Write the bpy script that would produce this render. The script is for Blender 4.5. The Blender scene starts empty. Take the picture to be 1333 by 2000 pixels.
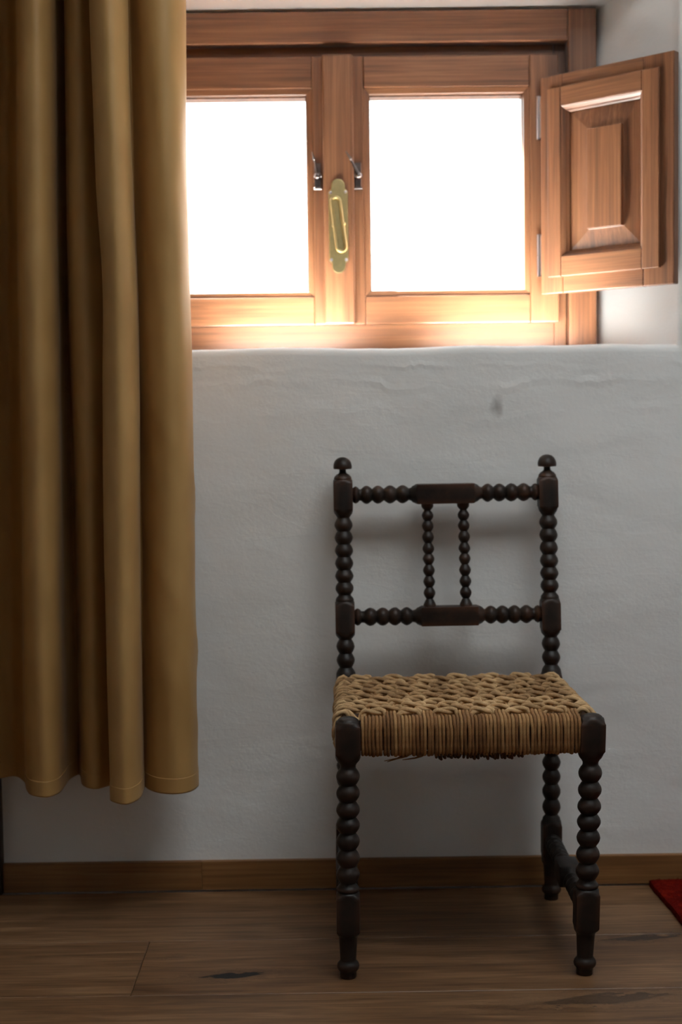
import bpy, math, random
from mathutils import Vector, Matrix, noise

random.seed(7)
scene = bpy.context.scene
COL = scene.collection

# ------------------------------------------------------------------ camera
CAM_PITCH, CAM_ROLL, CAM_YAW = 3.6, 0.75, 0.3
CAM_LOC = Vector((0.0, 0.0, 0.92))
_p, _r, _y = (math.radians(a) for a in (CAM_PITCH, CAM_ROLL, CAM_YAW))
fwd = Vector((math.sin(_y) * math.cos(_p), math.cos(_y) * math.cos(_p), -math.sin(_p)))
right = Vector((math.cos(_y), -math.sin(_y), 0))
up = right.cross(fwd)
r2 = right * math.cos(_r) - up * math.sin(_r)
u2 = up * math.cos(_r) + right * math.sin(_r)
cam_data = bpy.data.cameras.new("camera")
cam = bpy.data.objects.new("camera", cam_data)
COL.objects.link(cam)
cam.matrix_world = Matrix(((r2.x, u2.x, -fwd.x, CAM_LOC.x), (r2.y, u2.y, -fwd.y, CAM_LOC.y),
                           (r2.z, u2.z, -fwd.z, CAM_LOC.z), (0, 0, 0, 1)))
cam_data.sensor_fit = 'HORIZONTAL'
cam_data.sensor_width = 24.0
cam_data.lens = 50.0
cam_data.clip_start = 0.05
cam_data.dof.use_dof = True
cam_data.dof.focus_distance = 2.33
cam_data.dof.aperture_fstop = 3.2
scene.camera = cam

# ------------------------------------------------------------------ world / light
SKY = 7.2
world = bpy.data.worlds.new("overcast_sky")
scene.world = world
world.use_nodes = True
wn = world.node_tree
wn.nodes.clear()
w_out = wn.nodes.new("ShaderNodeOutputWorld")
w_bg = wn.nodes.new("ShaderNodeBackground")
w_tc = wn.nodes.new("ShaderNodeTexCoord")
w_sep = wn.nodes.new("ShaderNodeSeparateXYZ")
w_ramp = wn.nodes.new("ShaderNodeValToRGB")
w_map = wn.nodes.new("ShaderNodeMapRange")
w_map.inputs[1].default_value = -1.0
w_map.inputs[2].default_value = 1.0
wn.links.new(w_tc.outputs["Generated"], w_sep.inputs[0])
wn.links.new(w_sep.outputs["Z"], w_map.inputs[0])
wn.links.new(w_map.outputs[0], w_ramp.inputs[0])
w_ramp.color_ramp.elements[0].position = 0.47
w_ramp.color_ramp.elements[0].color = (0.30, 0.29, 0.27, 1)      # ground outside
w_ramp.color_ramp.elements[1].position = 0.51
w_ramp.color_ramp.elements[1].color = (0.97, 0.985, 1.0, 1)      # overcast sky
wn.links.new(w_ramp.outputs[0], w_bg.inputs[0])
w_bg.inputs[1].default_value = SKY
wn.links.new(w_bg.outputs[0], w_out.inputs[0])


def portal(name, loc, rot, sx, sy):
    ld = bpy.data.lights.new(name, 'AREA')
    ld.shape = 'RECTANGLE'
    ld.size, ld.size_y = sx, sy
    ld.cycles.is_portal = True
    o = bpy.data.objects.new(name, ld)
    o.location, o.rotation_euler = loc, rot
    COL.objects.link(o)


portal("window_portal", (0.0195, 3.060, 1.395), (math.radians(-90), 0, 0), 0.98, 0.64)
SK = (-0.10, 1.40, 0.95, 2.00)    # added roof-window opening x0 x1 y0 y1 in the ceiling
portal("added_roof_window_portal", ((SK[0] + SK[1]) / 2, (SK[2] + SK[3]) / 2, 2.66), (0, 0, 0), SK[1] - SK[0], SK[3] - SK[2])

sun_data = bpy.data.lights.new("sun", 'SUN')
sun_data.energy = 560.0
sun_data.color = (1.0, 0.985, 0.96)
sun_data.angle = math.radians(1.5)
sun = bpy.data.objects.new("sun", sun_data)
COL.objects.link(sun)
SUN_ELEV, SUN_AZ = math.radians(61), math.radians(44)      # high summer sun outside, grazing in over the sill
sd = Vector((math.sin(SUN_AZ) * math.cos(SUN_ELEV), -math.cos(SUN_AZ) * math.cos(SUN_ELEV), -math.sin(SUN_ELEV)))
sun.rotation_euler = sd.to_track_quat('-Z', 'Y').to_euler()

scene.view_settings.view_transform = 'Standard'
scene.view_settings.look = 'None'
scene.view_settings.gamma = 1.0
scene.view_settings.use_curve_mapping = False
scene.view_settings.exposure = 0.0
scene.cycles.max_bounces = 8
scene.cycles.diffuse_bounces = 5
scene.cycles.adaptive_threshold = 0.02
scene.cycles.transparent_max_bounces = 12
scene.cycles.sample_clamp_indirect = 12.0
scene.cycles.caustics_reflective = False
scene.cycles.caustics_refractive = False


# ------------------------------------------------------------------ materials
def S(r, g, b):
    def f(c):
        c /= 255.0
        return c / 12.92 if c <= 0.04045 else ((c + 0.055) / 1.055) ** 2.4
    return (f(r), f(g), f(b), 1.0)


class NT:
    def __init__(self, name):
        self.m = bpy.data.materials.new(name)
        self.m.use_nodes = True
        self.t = self.m.node_tree
        self.t.nodes.clear()
        self.out = self.n("ShaderNodeOutputMaterial")
        self.b = self.n("ShaderNodeBsdfPrincipled")
        self.l(self.b.outputs[0], self.out.inputs[0])

    def n(self, t, **kw):
        nd = self.t.nodes.new(t)
        for k, v in kw.items():
            setattr(nd, k, v)
        return nd

    def l(self, a, b):
        self.t.links.new(a, b)

    def coords(self, kind="Object", scale=(1, 1, 1), loc=(0, 0, 0), vec=None):
        mp = self.n("ShaderNodeMapping")
        mp.inputs["Scale"].default_value = scale
        mp.inputs["Location"].default_value = loc
        if vec is None:
            vec = self.n("ShaderNodeTexCoord").outputs[kind]
        self.l(vec, mp.inputs[0])
        return mp.outputs[0]

    def noise(self, vec, scale, detail=4, rough=0.55, dist=0.0):
        nd = self.n("ShaderNodeTexNoise")
        nd.inputs["Scale"].default_value = scale
        nd.inputs["Detail"].default_value = detail
        nd.inputs["Roughness"].default_value = rough
        nd.inputs["Distortion"].default_value = dist
        self.l(vec, nd.inputs["Vector"])
        return nd.outputs["Fac"]

    def ramp(self, fac, stops):
        nd = self.n("ShaderNodeValToRGB")
        els = nd.color_ramp.elements
        while len(els) < len(stops):
            els.new(0.5)
        for e, (p, c) in zip(els, stops):
            e.position, e.color = p, c
        self.l(fac, nd.inputs[0])
        return nd.outputs[0]

    def math(self, op, a, b=None, c=None, clamp=False):
        nd = self.n("ShaderNodeMath", operation=op, use_clamp=clamp)
        for i, v in enumerate((a, b, c)):
            if v is None:
                continue
            if isinstance(v, (int, float)):
                nd.inputs[i].default_value = v
            else:
                self.l(v, nd.inputs[i])
        return nd.outputs[0]

    def mix(self, fac, a, b, blend='MIX'):
        nd = self.n("ShaderNodeMix", data_type='RGBA', blend_type=blend)
        for i, v in ((0, fac), (6, a), (7, b)):
            if isinstance(v, (int, float)):
                nd.inputs[i].default_value = v
            elif isinstance(v, tuple):
                nd.inputs[i].default_value = v
            else:
                self.l(v, nd.inputs[i])
        return nd.outputs[2]

    def bump(self, h, strength, dist=0.01, prev=None):
        nd = self.n("ShaderNodeBump")
        nd.inputs["Strength"].default_value = strength
        nd.inputs["Distance"].default_value = dist
        self.l(h, nd.inputs["Height"])
        if prev is not None:
            self.l(prev, nd.inputs["Normal"])
        return nd.outputs[0]

    def set(self, **kw):
        names = {"color": "Base Color", "rough": "Roughness", "metal": "Metallic", "normal": "Normal",
                 "sheen": "Sheen Weight", "spec": "Specular IOR Level", "coat": "Coat Weight"}
        for k, v in kw.items():
            s = self.b.inputs[names.get(k, k)]
            if isinstance(v, (int, float, tuple)):
                s.default_value = v
            else:
                self.l(v, s)
        return self.m


def mat_plaster(name, marks=False):
    t = NT(name)
    pos = t.n("ShaderNodeNewGeometry").outputs["Position"]
    big = t.noise(t.coords(vec=pos, scale=(1.0, 1.0, 1.8)), 6.0, 2, 0.5, 0.3)
    ridge = t.math('ABSOLUTE', t.math('SUBTRACT', t.noise(t.coords(vec=pos, scale=(0.6, 0.6, 3.0)), 5.0, 4, 0.55, 1.5), 0.5))
    ridge = t.math('MULTIPLY', t.math('SUBTRACT', 0.03, ridge, clamp=True), 14.0)
    fine = t.noise(t.coords(vec=pos), 130.0, 3, 0.6)
    mid = t.noise(t.coords(vec=pos), 38.0, 3, 0.5)
    n1 = t.bump(big, 0.22, 0.02)
    n2 = t.bump(ridge, 0.05, 0.006, n1)
    n3 = t.bump(mid, 0.09, 0.006, n2)
    n4 = t.bump(fine, 0.34, 0.0015, n3)
    col = t.ramp(t.noise(t.coords(vec=pos), 2.5, 3), [(0.3, (0.81, 0.82, 0.82, 1)), (0.7, (0.855, 0.865, 0.865, 1))])
    if marks:
        # a greyish smudge where something rubbed the plaster above the chair
        d = t.n("ShaderNodeVectorMath", operation='DISTANCE')
        wob = t.n("ShaderNodeVectorMath", operation='MULTIPLY_ADD')
        nz = t.n("ShaderNodeTexNoise")
        nz.inputs["Scale"].default_value = 60
        t.l(pos, nz.inputs["Vector"])
        t.l(nz.outputs["Color"], wob.inputs[0])
        wob.inputs[1].default_value = (0.02, 0.0, 0.02)
        t.l(pos, wob.inputs[2])
        sc = t.n("ShaderNodeVectorMath", operation='MULTIPLY')
        t.l(wob.outputs[0], sc.inputs[0])
        sc.inputs[1].default_value = (1.0, 0.0, 0.55)
        t.l(sc.outputs[0], d.inputs[0])
        d.inputs[1].default_value = (0.331, 0.0, 0.957 * 0.55)
        m = t.math('SUBTRACT', 1.0, t.math('DIVIDE', d.outputs["Value"], 0.014), clamp=True)
        col = t.mix(t.math('MULTIPLY', m, 0.75), col, (0.33, 0.32, 0.31, 1))
        # uneven trowel creases in the plaster below the sill
        sp = t.n("ShaderNodeSeparateXYZ")
        t.l(pos, sp.inputs[0])
        for zc, amp, sx, wd, st in ((0.992, 0.10, 3.4, 0.012, 0.36), (1.026, 0.07, 5.0, 0.008, 0.28), (0.930, 0.12, 2.6, 0.014, 0.22)):
            nz2 = t.noise(t.coords(vec=pos, scale=(sx, 0, 0.4), loc=(zc * 31, 0, 0)), 2.0, 4, 0.6)
            dz = t.math('ABSOLUTE', t.math('SUBTRACT', t.math('SUBTRACT', sp.outputs[2], zc), t.math('MULTIPLY', t.math('SUBTRACT', nz2, 0.5), amp)))
            hgt = t.math('MULTIPLY', t.math('SUBTRACT', 1.0, t.math('DIVIDE', dz, wd), clamp=True),
                         t.math('MULTIPLY', t.math('SUBTRACT', t.noise(t.coords(vec=pos, scale=(1, 0, 0), loc=(zc * 57, 0, 0)), 7.0, 2), 0.42, clamp=True), 4.0, clamp=True))
            n4 = t.bump(hgt, st, 0.004, n4)
    return t.set(color=col, rough=0.92, normal=n4, spec=0.2)


def mat_wood(name, axis, dark, mid, light, rough=0.38, grain=1.0, coat=0.0):
    """Straight-grained timber; axis = direction the grain runs in object space."""
    t = NT(name)
    sc = {'X': (0.8, 26, 26), 'Y': (26, 0.8, 26), 'Z': (26, 26, 0.8)}[axis]
    rnd = t.n("ShaderNodeObjectInfo").outputs["Random"]
    base = t.n("ShaderNodeTexCoord").outputs["Object"]
    off = t.n("ShaderNodeVectorMath", operation='ADD')
    cmb = t.n("ShaderNodeCombineXYZ")
    r9 = t.math('MULTIPLY', rnd, 9.0)
    for i in range(3):
        t.l(r9, cmb.inputs[i])
    t.l(base, off.inputs[0])
    t.l(cmb.outputs[0], off.inputs[1])
    g1 = t.noise(t.coords(vec=off.outputs[0], scale=sc), 3.2 * grain, 5, 0.62, 0.6)
    g2 = t.noise(t.coords(vec=off.outputs[0], scale=tuple(v * 3 if v > 5 else v for v in sc)), 5.0 * grain, 3, 0.6, 0.2)
    big = t.noise(t.coords(vec=off.outputs[0], scale=tuple(v * 0.16 if v > 5 else v for v in sc)), 3.0, 3, 0.5)
    f = t.math('ADD', t.math('MULTIPLY', g1, 0.62), t.math('MULTIPLY', big, 0.38))
    col = t.ramp(f, [(0.36, dark), (0.5, mid), (0.64, light)])
    lines = t.ramp(g2, [(0.42, (0.62, 0.56, 0.5, 1)), (0.56, (1, 1, 1, 1))])
    col = t.mix(0.5, col, lines, 'MULTIPLY')
    n = t.bump(g2, 0.08, 0.002)
    return t.set(color=col, rough=rough, normal=n, coat=coat)


PINE = (S(84, 52, 34), S(119, 77, 51), S(142, 98, 68))
M = {}
M['plaster_back'] = mat_plaster("rough_white_plaster_marked", True)
t0_ = NT("plain_white_plaster")
M['plaster'] = t0_.set(color=t0_.ramp(t0_.noise(t0_.coords(), 2.5, 1), [(0.3, (0.81, 0.82, 0.82, 1)), (0.7, (0.855, 0.865, 0.865, 1))]), rough=0.92, spec=0.2)
M['pine_h'] = mat_wood("stained_pine_level", 'X', *PINE)
M['pine_v'] = mat_wood("stained_pine_upright", 'Z', *PINE)
M['skirting'] = mat_wood("oak_skirting", 'X', S(118, 80, 44), S(140, 98, 56), S(152, 110, 68), 0.5)
M['door_dark'] = mat_wood("dark_stained_door", 'Z', S(30, 20, 14), S(42, 29, 20), S(52, 37, 26), 0.5)


def mat_floor():
    t = NT("oiled_oak_planks")
    pos = t.n("ShaderNodeNewGeometry").outputs["Position"]
    rnd = t.n("ShaderNodeObjectInfo").outputs["Random"]
    base = t.n("ShaderNodeTexCoord").outputs["Object"]
    # knots: (x, y, half length, half width, strength)
    knots = [(-0.180, 2.324, 0.060, 0.016, 1.0), (0.545, 2.470, 0.085, 0.015, 0.75), (0.42, 2.205, 0.12, 0.026, 0.55), (-0.29, 2.41, 0.03, 0.010, 0.15)]
    sep = t.n("ShaderNodeSeparateXYZ")
    t.l(pos, sep.inputs[0])
    wob = t.math('SUBTRACT', t.noise(t.coords(vec=pos, scale=(1, 2.5, 1)), 34, 5, 0.7), 0.5)
    swirl = None
    dark = None
    for kx, ky, a, b, s in knots:
        dx = t.math('DIVIDE', t.math('ADD', t.math('SUBTRACT', sep.outputs[0], kx), t.math('MULTIPLY', wob, a * 1.8)), a)
        yy = t.math('SUBTRACT', t.math('SUBTRACT', sep.outputs[1], ky), t.math('MULTIPLY', t.math('SUBTRACT', sep.outputs[0], kx), 0.11))
        dy = t.math('DIVIDE', t.math('ADD', yy, t.math('MULTIPLY', wob, b * 2.6)), b)
        d = t.math('ADD', t.math('ABSOLUTE', dx), t.math('POWER', t.math('ABSOLUTE', dy), 1.3))
        k = t.math('MULTIPLY', t.math('MULTIPLY', t.math('SUBTRACT', 1.0, d, clamp=True), 4.0, clamp=True), s)
        halo = t.math('MULTIPLY', t.math('SUBTRACT', 1.0, t.math('MULTIPLY', d, 0.38), clamp=True), s * 0.75)
        dark = k if dark is None else t.math('MAXIMUM', dark, k)
        swirl = halo if swirl is None else t.math('MAXIMUM', swirl, halo)
    bend = t.n("ShaderNodeCombineXYZ")
    t.l(t.math('MULTIPLY', rnd, 13.0), bend.inputs[0])
    t.l(t.math('MULTIPLY', swirl, t.math('MULTIPLY', wob, 0.30)), bend.inputs[1])
    t.l(rnd, bend.inputs[2])
    off = t.n("ShaderNodeVectorMath", operation='ADD')
    t.l(base, off.inputs[0])
    t.l(bend.outputs[0], off.inputs[1])
    g1 = t.noise(t.coords(vec=off.outputs[0], scale=(1.3, 15, 15)), 3.0, 5, 0.62, 0.9)
    g2 = t.noise(t.coords(vec=off.outputs[0], scale=(1.8, 70, 70)), 4.0, 3, 0.6)
    tone = t.noise(t.coords(vec=off.outputs[0], scale=(0.7, 3, 3)), 2.0, 3)
    f = t.math('ADD', t.math('MULTIPLY', g1, 0.6), t.math('MULTIPLY', tone, 0.4))
    col = t.ramp(f, [(0.34, S(84, 57, 35)), (0.5, S(122, 90, 61)), (0.64, S(150, 116, 84))])
    col = t.mix(0.8, col, t.ramp(g2, [(0.40, (0.66, 0.6, 0.55, 1)), (0.56, (1, 1, 1, 1))]), 'MULTIPLY')
    var = t.ramp(rnd, [(0.0, (0.90, 0.84, 0.78, 1)), (0.5, (1, 1, 1, 1)), (1.0, (1.0, 0.95, 0.9, 1))])
    col = t.mix(0.8, col, var, 'MULTIPLY')
    col = t.mix(t.math('MULTIPLY', swirl, 0.8), col, S(70, 44, 27))
    col = t.mix(dark, col, S(18, 14, 12))
    n = t.bump(g2, 0.10, 0.002)
    n = t.bump(t.math('SUBTRACT', 1.0, dark), 0.3, 0.004, n)
    return t.set(color=col, rough=0.48, normal=n)


M['floor'] = mat_floor()


def mat_curtain():
    t = NT("mustard_satin_curtain")
    tc = t.n("ShaderNodeTexCoord").outputs["UV"]
    weave = t.noise(t.coords(vec=tc, scale=(900, 300, 1)), 1.0, 2)
    blot = t.noise(t.coords(vec=tc, scale=(3, 3, 1)), 2.0, 2)
    col = t.ramp(blot, [(0.35, S(172, 133, 78)), (0.65, S(184, 145, 88))])
    n = t.bump(weave, 0.08, 0.001)
    t.set(color=col, rough=0.55, normal=n, sheen=0.06)
    t.b.inputs["Sheen Roughness"].default_value = 0.4
    tr = t.n("ShaderNodeBsdfTranslucent")
    t.l(col, tr.inputs[0])
    mx = t.n("ShaderNodeMixShader")
    mx.inputs[0].default_value = 0.03
    t.l(t.b.outputs[0], mx.inputs[1])
    t.l(tr.outputs[0], mx.inputs[2])
    t.l(mx.outputs[0], t.out.inputs[0])
    return t.m


M['curtain'] = mat_curtain()


def mat_dark_turned():
    t = NT("blackened_turned_wood")
    oc = t.n("ShaderNodeTexCoord").outputs["Object"]
    pt = t.n("ShaderNodeNewGeometry").outputs["Pointiness"]
    patch = t.noise(t.coords(vec=oc), 22.0, 4, 0.6)
    col = t.ramp(patch, [(0.42, S(24, 18, 15)), (0.6, S(38, 27, 21)), (0.72, S(60, 37, 24))])
    wear = t.math('MULTIPLY', t.math('SUBTRACT', pt, 0.515, clamp=True), 9.0, clamp=True)
    wear = t.math('MULTIPLY', wear, patch, clamp=True)
    col = t.mix(wear, col, S(96, 56, 34))
    fine = t.noise(t.coords(vec=oc), 160.0, 3)
    n = t.bump(fine, 0.10, 0.002)
    return t.set(color=col, rough=0.46, normal=n, spec=0.35)


M['dark_wood'] = mat_dark_turned()


def mat_rush(name, a, b, c):
    t = NT(name)
    tc = t.n("ShaderNodeTexCoord").outputs["UV"]
    oc = t.n("ShaderNodeTexCoord").outputs["Object"]
    fib = t.noise(t.coords(vec=tc, scale=(6, 9, 1)), 3.0, 4, 0.65, 0.4)
    pat = t.noise(t.coords(vec=oc), 42.0, 3, 0.6)
    rnd = t.n("ShaderNodeObjectInfo").outputs["Random"]
    f = t.math('ADD', t.math('ADD', t.math('MULTIPLY', fib, 0.45), t.math('MULTIPLY', pat, 0.4)), t.math('MULTIPLY', rnd, 0.15))
    col = t.ramp(f, [(0.36, a), (0.5, b), (0.64, c)])
    n = t.bump(fib, 0.5, 0.002)
    return t.set(color=col, rough=0.62, normal=n, spec=0.3)


M['rush'] = mat_rush("woven_rush", S(126, 94, 62), S(186, 150, 106), S(218, 184, 138))
M['rush_wrap'] = mat_rush("wrapped_rush", S(96, 62, 34), S(146, 104, 62), S(186, 148, 100))
M['rush_core'] = mat_rush("old_rush_core", S(50, 32, 18), S(70, 46, 26), S(88, 60, 36))


def mat_metal(name, col, rough, var=0.1):
    t = NT(name)
    oc = t.n("ShaderNodeTexCoord").outputs["Object"]
    f = t.noise(t.coords(vec=oc), 90.0, 3)
    c = t.ramp(f, [(0.3, tuple(v * (1 - var * 2) for v in col[:3]) + (1,)), (0.7, col)])
    return t.set(color=c, rough=rough, metal=1.0)


M['brass'] = mat_metal("aged_brass", S(228, 208, 152), 0.42, 0.06)
M['iron'] = mat_metal("pewter_metal", S(150, 140, 138), 0.3, 0.2)
M['steel'] = mat_metal("zinc_hinge", S(240, 236, 242), 0.3, 0.03)


def mat_glass():
    t = NT("window_glass")
    lw = t.n("ShaderNodeLayerWeight")
    lw.inputs[0].default_value = 0.5
    fr = t.math('ADD', t.math('MULTIPLY', t.math('POWER', lw.outputs["Facing"], 5.0), 0.6), 0.03)
    tr = t.n("ShaderNodeBsdfTransparent")
    tr.inputs[0].default_value = (0.97, 0.985, 0.975, 1)
    gl = t.n("ShaderNodeBsdfGlossy")
    gl.inputs["Roughness"].default_value = 0.02
    mx = t.n("ShaderNodeMixShader")
    t.l(fr, mx.inputs[0])
    t.l(tr.outputs[0], mx.inputs[1])
    t.l(gl.outputs[0], mx.inputs[2])
    t.l(mx.outputs[0], t.out.inputs[0])
    return t.m


M['glass'] = mat_glass()


def mat_rug():
    t = NT("red_wool_rug")
    oc = t.n("ShaderNodeTexCoord").outputs["Object"]
    f = t.noise(t.coords(vec=oc), 35.0, 4, 0.7)
    col = t.ramp(f, [(0.3, S(56, 5, 3)), (0.55, S(98, 14, 7)), (0.75, S(140, 32, 14))])
    n = t.bump(t.noise(t.coords(vec=oc), 260.0, 3), 0.8, 0.004)
    return t.set(color=col, rough=0.95, normal=n, spec=0.05)


M['rug'] = mat_rug()
t_ = NT("dark_rug_backing")
M['rug_back'] = t_.set(color=t_.ramp(t_.noise(t_.coords(), 80), [(0.3, S(30, 26, 24)), (0.7, S(52, 46, 42))]), rough=0.9)


# ------------------------------------------------------------------ mesh helpers
class MB:
    def __init__(self):
        self.v, self.f, self.uv = [], [], {}

    def add(self, vs, fs):
        k = len(self.v)
        self.v += [tuple(p) for p in vs]
        self.f += [tuple(i + k for i in q) for q in fs]
        return k

    def box(self, x0, x1, y0, y1, z0, z1):
        self.add([(x0, y0, z0), (x1, y0, z0), (x1, y1, z0), (x0, y1, z0), (x0, y0, z1), (x1, y0, z1), (x1, y1, z1), (x0, y1, z1)],
                 [(0, 3, 2, 1), (4, 5, 6, 7), (0, 1, 5, 4), (1, 2, 6, 5), (2, 3, 7, 6), (3, 0, 4, 7)])
        return self

    def rings(self, rings, closed=True, caps=True, uvs=None):
        """Skin a list of vertex rings; each ring closed on itself."""
        n = len(rings[0])
        k = self.add([p for r in rings for p in r], [])
        for i in range(len(rings) - 1):
            for j in range(n if closed else n - 1):
                a, b = k + i * n + j, k + i * n + (j + 1) % n
                self.f.append((a, b, b + n, a + n))
                if uvs:
                    u0, u1 = uvs[i], uvs[i + 1]
                    v0, v1 = j / n, (j + 1) / n
                    self.uv[len(self.f) - 1] = [(u0, v0), (u0, v1), (u1, v1), (u1, v0)]
        if caps:
            self.f.append(tuple(k + j for j in reversed(range(n))))
            e = k + (len(rings) - 1) * n
            self.f.append(tuple(e + j for j in range(n)))
        return self

    def tube(self, pts, rad, n=6, uvscale=60.0):
        pts = [Vector(p) for p in pts]
        rr = rad if isinstance(rad, (list, tuple)) else [rad] * len(pts)
        rings, us, acc = [], [], 0.0
        prev = None
        for i, p in enumerate(pts):
            d = (pts[min(i + 1, len(pts) - 1)] - pts[max(i - 1, 0)]).normalized()
            if prev is None:
                a = d.orthogonal().normalized()
            else:
                a = (prev - d * prev.dot(d)).normalized()
            prev = a
            b = d.cross(a)
            rings.append([p + (a * math.cos(q) + b * math.sin(q)) * rr[i] for q in (2 * math.pi * j / n for j in range(n))])
            if i:
                acc += (p - pts[i - 1]).length
            us.append(acc * uvscale)
        self.rings(rings, uvs=us)
        return self

    def build(self, name, mat, parent=None, origin=(0, 0, 0), smooth=None, bevel=0.0, segs=2):
        o = Vector(origin)
        me = bpy.data.meshes.new(name)
        me.from_pydata([Vector(p) - o for p in self.v], [], self.f)
        if self.uv:
            ul = me.uv_layers.new(name="UVMap")
            for fi, cs in self.uv.items():
                for li, c in zip(me.polygons[fi].loop_indices, cs):
                    ul.data[li].uv = c
        me.materials.append(mat)
        if smooth is not None:
            me.shade_smooth()
            me.set_sharp_from_angle(angle=math.radians(smooth))
        me.update()
        ob = bpy.data.objects.new(name, me)
        COL.objects.link(ob)
        if parent is not None:
            ob.parent = parent
            po = Vector(parent["_o"]) if "_o" in parent else Vector((0, 0, 0))
            ob.location = o - po
        else:
            ob.location = o
        ob["_o"] = tuple(o)
        if bevel:
            bv = ob.modifiers.new("edge", 'BEVEL')
            bv.width, bv.segments, bv.limit_method = bevel, segs, 'ANGLE'
            bv.angle_limit = math.radians(40)
            bv.harden_normals = False
        return ob


def bx(*a):
    return MB().box(*a)


def empty(name, loc=(0, 0, 0)):
    e = bpy.data.objects.new(name, None)
    e.empty_display_size = 0.05
    e.location = loc
    e["_o"] = tuple(loc)
    COL.objects.link(e)
    return e


def tag(o, label=None, cat=None, group=None, kind=None):
    if label:
        o["label"] = label
    if cat:
        o["category"] = cat
    if group:
        o["group"] = group
    if kind:
        o["kind"] = kind
    return o


def structure(o, label=None, cat=None):
    return tag(o, label, cat, kind="structure")


# ------------------------------------------------------------------ room shell
WY = 2.771                       # face of the window wall
X0, X1, Y0, ZC = -1.75, 2.0, -1.5, 2.40
OP = (-0.634, 0.673, 1.065, 1.802)     # window niche at the wall face
RV = (-0.5105, 0.5495, 1.0665, 1.7570)     # niche at the window frame
OUT = (-0.455, 0.494, 1.085, 1.705)    # opening behind the frame


def back_wall():
    nx, nz = 72, 44

    def ring(rect):
        a, b, c, d = rect
        pts = [(a + (b - a) * i / nx, c) for i in range(nx)] + [(b, c + (d - c) * i / nz) for i in range(nz)]
        pts += [(b - (b - a) * i / nx, d) for i in range(nx)] + [(a, d - (d - c) * i / nz) for i in range(nz)]
        return pts

    big = (X0 - 0.05, X1 + 0.05, -0.05, ZC + 0.05)

    def lerp(r, s, t):
        return tuple(p + (q - p) * t for p, q in zip(r, s))

    def grow(r, g):
        return (r[0] - g, r[1] + g, r[2] - g, r[3] + g)

    steps = []
    edge = grow(OP, 0.016)
    for i in range(26):
        steps.append((lerp(big, edge, 1 - (1 - i / 25.0) ** 1.3), WY, 1.0))
    R = 0.016
    for k in range(1, 6):
        a = k / 5 * math.pi / 2
        steps.append((grow(OP, R * (1 - math.sin(a))), WY + R * (1 - math.cos(a)), 1.0))
    for k in range(1, 13):
        t = k / 12
        steps.append((lerp(OP, RV, t), WY + R + (2.985 - WY - R) * t, 1.0 - t))
    steps.append((RV, 3.05, 0))
    steps.append((OUT, 3.05, 0))
    steps.append((OUT, 3.056, 0))
    steps.append((big, 3.056, 0))
    rings = []
    for rect, y, amp in steps:
        rg = []
        for (x, z) in ring(rect):
            e = min(1.0, max(0.0, min(x - X0, X1 - x, z - 0.05) * 6)) * amp
            p = Vector((x * 2.3, y * 2.3, z * 3.4))
            q = Vector((x * 9, y * 9, z * 11))
            dy = (noise.noise(p) * 0.006 + noise.noise(q) * 0.0022) * e
            dz = (noise.noise(Vector((x * 5, 3.1, y * 5))) * 0.0035 + noise.noise(Vector((x * 19, 7.7, y * 8))) * 0.0014) * e if 1.0 < z < 1.12 and y >= WY else 0.0
            dx = noise.noise(Vector((5.5, z * 6, y * 5))) * 0.004 * e if (0.6 < x < 0.7 and 1.0 < z < 1.85) else 0.0
            rg.append((x + dx, y + dy, z + dz))
        rings.append(rg)
    mb = MB()
    mb.rings(rings, caps=False)
    n = len(rings[0])
    # join the inner and outer skins at the rim
    L = (len(rings) - 1) * n
    for j in range(n):
        mb.f.append((L + j, L + (j + 1) % n, (j + 1) % n, j))
    return mb


structure(back_wall().build("wall_back", M['plaster_back'], smooth=60),
          "rough white plastered wall with a deep window niche", "wall")
structure(bx(X0 - 0.2, X0, Y0, WY, -0.05, ZC).build("wall_left", M['plaster']), "white plaster side wall", "wall")
structure(bx(X1, X1 + 0.2, Y0, WY, -0.05, ZC).build("wall_right", M['plaster']), "white plaster wall on the rug side", "wall")
structure(bx(X0 - 0.2, X1 + 0.2, Y0 - 0.2, Y0, -0.05, ZC).build("wall_front", M['plaster']), "white plaster wall facing the window", "wall")
mb = MB()
for b in ((X0 - .2, SK[0], Y0 - .2, WY + .2), (SK[1], X1 + .2, Y0 - .2, WY + .2), (SK[0], SK[1], Y0 - .2, SK[2]), (SK[0], SK[1], SK[3], WY + .2)):
    mb.box(b[0], b[1], b[2], b[3], ZC, ZC + 0.25)
structure(mb.build("ceiling", M['plaster']), "white plaster ceiling with an added roof window", "ceiling")

# unseen block added beside the roof window to keep the sun off it
structure(bx(X0 - .2, X1 + .2, 2.10, 3.05, ZC + 0.25, ZC + 4.6).build("wall_sun_block", M['plaster']), "white plaster block added outside to shade the roof window", "wall")

# floor: sub-floor slab and one object for every plank
floor = structure(bx(X0, X1, Y0, WY + 0.02, -0.06, -0.012).build("floor", M['rug_back']), "wide brown oiled oak plank floor", "floor")
seams = [2.755, 2.488, 2.246]
while seams[-1] > Y0 + 0.05:
    seams.append(max(Y0, seams[-1] - 0.244))
ends = {1: [X0, -0.339, 1.46, X1], 0: [X0, -1.2, 0.72, X1], 2: [X0, 0.82, X1]}
for i in range(len(seams) - 1):
    ya, yb = seams[i + 1], seams[i]
    xs = ends.get(i) or ([X0, random.uniform(-1.0, -0.3), random.uniform(0.7, 1.4), X1])
    for a, b in zip(xs[:-1], xs[1:]):
        g = 0.0005
        pl = bx(a + g, b - g, ya + g, yb - g, -0.012, 0.0)
        pl.build("plank", M['floor'], floor, origin=((a + b) / 2, (ya + yb) / 2, 0), bevel=0.0012, segs=1)

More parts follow.
